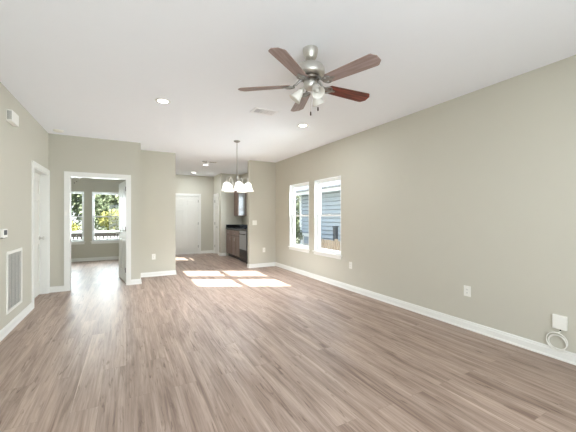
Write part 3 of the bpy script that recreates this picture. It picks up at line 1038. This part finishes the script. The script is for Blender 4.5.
# picket fence, dark post and shrub in the side yard
root = empty('picket_fence', (7.3, 0, GZ), label='low weathered brown fence below blue house', cat='fence')
for yy in (8.0, 9.5, 11.0):
    MB().box(-0.05, 0.05, yy - 0.05, yy + 0.05, 0, 0.92).build('fence_post', M['fence'], root)
q = MB()
y_ = 7.6
while y_ < 11.3:
    q.box(-0.075, -0.055, y_, y_ + 0.10, 0.03, 0.84 + 0.03 * rnd.random())
    y_ += 0.135
q.build('picket_panel', M['fence'], root)
q = MB(); q.box(-0.055, -0.015, 7.6, 11.3, 0.2, 0.28); q.box(-0.055, -0.015, 7.6, 11.3, 0.62, 0.70)
q.build('rails', M['fence'], root)
root = empty('vent_pipe', (7.9, 10.35, GZ), label='dark grey upright post against blue siding', cat='post')
MB().box(-0.07, 0.07, -0.10, 0.10, 0, 1.36, 0.01).build('shaft', M['post'], root)
MB().box(-0.085, 0.085, -0.115, 0.115, 1.36, 1.40, 0.006).build('cap', M['post'], root)
# porch railing past the house corner
root = empty('porch_railing', (8.1, 12.2, GZ), label='white porch railing seen in the far right window', cat='railing')
MB().box(-0.05, 0.05, 0.0, 3.6, 0.80, 0.95).build('top_rail', M['white_ext'], root)
MB().box(-0.03, 0.03, 0.0, 3.6, 0.12, 0.18).build('bottom_rail', M['white_ext'], root)
for yy in (0.05, 1.2, 2.38, 3.55):
    MB().box(-0.055, 0.055, yy - 0.055, yy + 0.055, 0, 0.84).build('rail_post', M['white_ext'], root)


def leaf_mesh(n, rx, ry, rz, cz, size, seed, shell=0.55):
    r_ = random.Random(seed)
    bm = bmesh.new()
    lobes = [(r_.uniform(-.45, .45) * rx, r_.uniform(-.45, .45) * ry, cz + r_.uniform(-.5, .5) * rz, r_.uniform(.45, .75)) for _ in range(9)]
    for i in range(n):
        lx, ly, lz, ls = lobes[r_.randrange(9)]
        v = Vector((r_.gauss(0, 1), r_.gauss(0, 1), r_.gauss(0, 1))).normalized()
        k = (shell + (1 - shell) * r_.random()) * ls
        p = Vector((lx + v.x * rx * k, ly + v.y * ry * k, lz + v.z * rz * k))
        a = Vector((r_.gauss(0, 1), r_.gauss(0, 1), r_.gauss(0, 1))).normalized()
        b = a.orthogonal().normalized()
        c = a.cross(b)
        s = size * r_.uniform(0.6, 1.3)
        vs_ = [bm.verts.new(p + b * s), bm.verts.new(p + c * s * 0.55), bm.verts.new(p - b * s), bm.verts.new(p - c * s * 0.55)]
        bm.faces.new(vs_)
    return bm


def tree(name, x, y, rx, rz, cz, trunk_h, mat, label, cat, n, size, seed, group=None):
    root = empty(name, (x, y, GZ), label=label, cat=cat, group=group)
    q = MB(); q.bm.free(); q.bm = leaf_mesh(n, rx, rx, rz, cz, size, seed)
    me = bpy.data.meshes.new('crown'); q.bm.to_mesh(me); q.bm.free()
    o = bpy.data.objects.new('crown', me); COL.objects.link(o); o.parent = root; me.materials.append(mat)
    r0 = 0.05 + trunk_h * 0.035
    MB().tube([(0, 0, -0.05), (0.03, 0.02, trunk_h * 0.5), (-0.04, 0.05, trunk_h), (0.05, 0.0, cz + rz * 0.4)], [r0, r0 * 0.8, r0 * 0.6, r0 * 0.25], 10).build('trunk', M['bark'], root)
    return root


k_ = 0
for row, (ty, trx, trz, tcz, xs) in enumerate([(22.0, 1.42, 2.4, 3.0, (-9.0, -5.5, -2.0, 1.5, 5.0)), (27.5, 2.0, 3.4, 4.6, (-11.2, -6.2, -1.2, 3.8, 8.8))]):
    for tx in xs:
        where = {-9.0: 'leftmost in the front row', -5.5: 'second in the front row', -2.0: 'between the two window openings', 1.5: 'behind the yellow bush', 5.0: 'past the door edge',
                 -11.2: 'leftmost at the back', -6.2: 'tall at the back of left window', -1.2: 'tall at the back between windows', 3.8: 'tall at the back of right window', 8.8: 'farthest right at the back'}[tx]
        mt = ('leaf_dark', 'leaf_mid')[k_ % 2]
        tree('tree', tx, ty, trx, trz, tcz, 2.0 + row * 0.8, M[mt], ('dark' if mt == 'leaf_dark' else 'mid-green') + ' tree beyond bedroom, ' + where, 'tree', 6500, 0.11 + 0.10 * row, 40 + k_, 'trees beyond the bedroom windows')
        k_ += 1
tree('tree', 10.4, 18.6, 1.5, 2.2, 2.4, 1.2, M['leaf_dark'], 'dark green tree beyond neighbour house corner', 'tree', 3000, 0.11, 60)
tree('shrub', -0.45, 18.4, 1.0, 0.72, 1.5, 0.8, M['leaf_yellow'], 'bright yellow-green bush in right bedroom window', 'shrub', 2600, 0.075, 91, 'yellow-green bushes beyond the deck')
tree('shrub', -2.9, 18.2, 0.9, 0.55, 1.15, 0.6, M['leaf_yellow'], 'low yellow-green bush in left bedroom window', 'shrub', 1800, 0.07, 92, 'yellow-green bushes beyond the deck')
tree('shrub', 7.3, 12.85, 0.42, 0.45, 0.95, 0.5, M['leaf_dark'], 'dark shrub by porch railing in far right window', 'shrub', 900, 0.05, 93)

# deck railing outside the bedroom, white wall beyond it
root = empty('deck_railing', (-1.1, 12.0, GZ), label='dark grey wooden deck railing outside the bedroom windows', cat='railing')
MB().box(-2.4, 2.6, -0.045, 0.09, 1.16, 1.25).build('top_rail', M['rail'], root)
MB().box(-2.4, 2.6, -0.02, 0.02, 1.13, 1.16).build('under_rail', M['rail'], root)
MB().box(-2.4, 2.6, -0.02, 0.02, 0.52, 0.59).build('bottom_rail', M['rail'], root)
for xx in (-2.36, -0.7, 0.95, 2.56):
    MB().box(xx - 0.045, xx + 0.045, -0.065, 0.02, 0.0, 1.16).build('rail_post', M['rail'], root)
xx = -2.22
while xx < 2.5:
    if min(abs(xx + 0.02 - p) for p in (-0.7, 0.95)) > 0.09:
        MB().box(xx, xx + 0.04, -0.016, 0.016, 0.59, 1.13).build('baluster', M['rail'], root)
    xx += 0.105
struct(MB().box(-4.0, 1.9, 11.0, 12.25, GZ, -0.06).build('trim_6', M['rail']), 'grey wooden deck boards outside bedroom', 'deck')
root = empty('garden_wall', (-1.2, 16.0, GZ), label='low white sunlit garden wall beyond the deck railing', cat='wall')
MB().box(-5.0, 5.0, 0, 0.15, 0, 1.11).build('wall_body', M['white_ext'], root)
MB().box(-5.05, 5.05, -0.03, 0.18, 1.11, 1.16).build('coping', M['white_ext'], root)
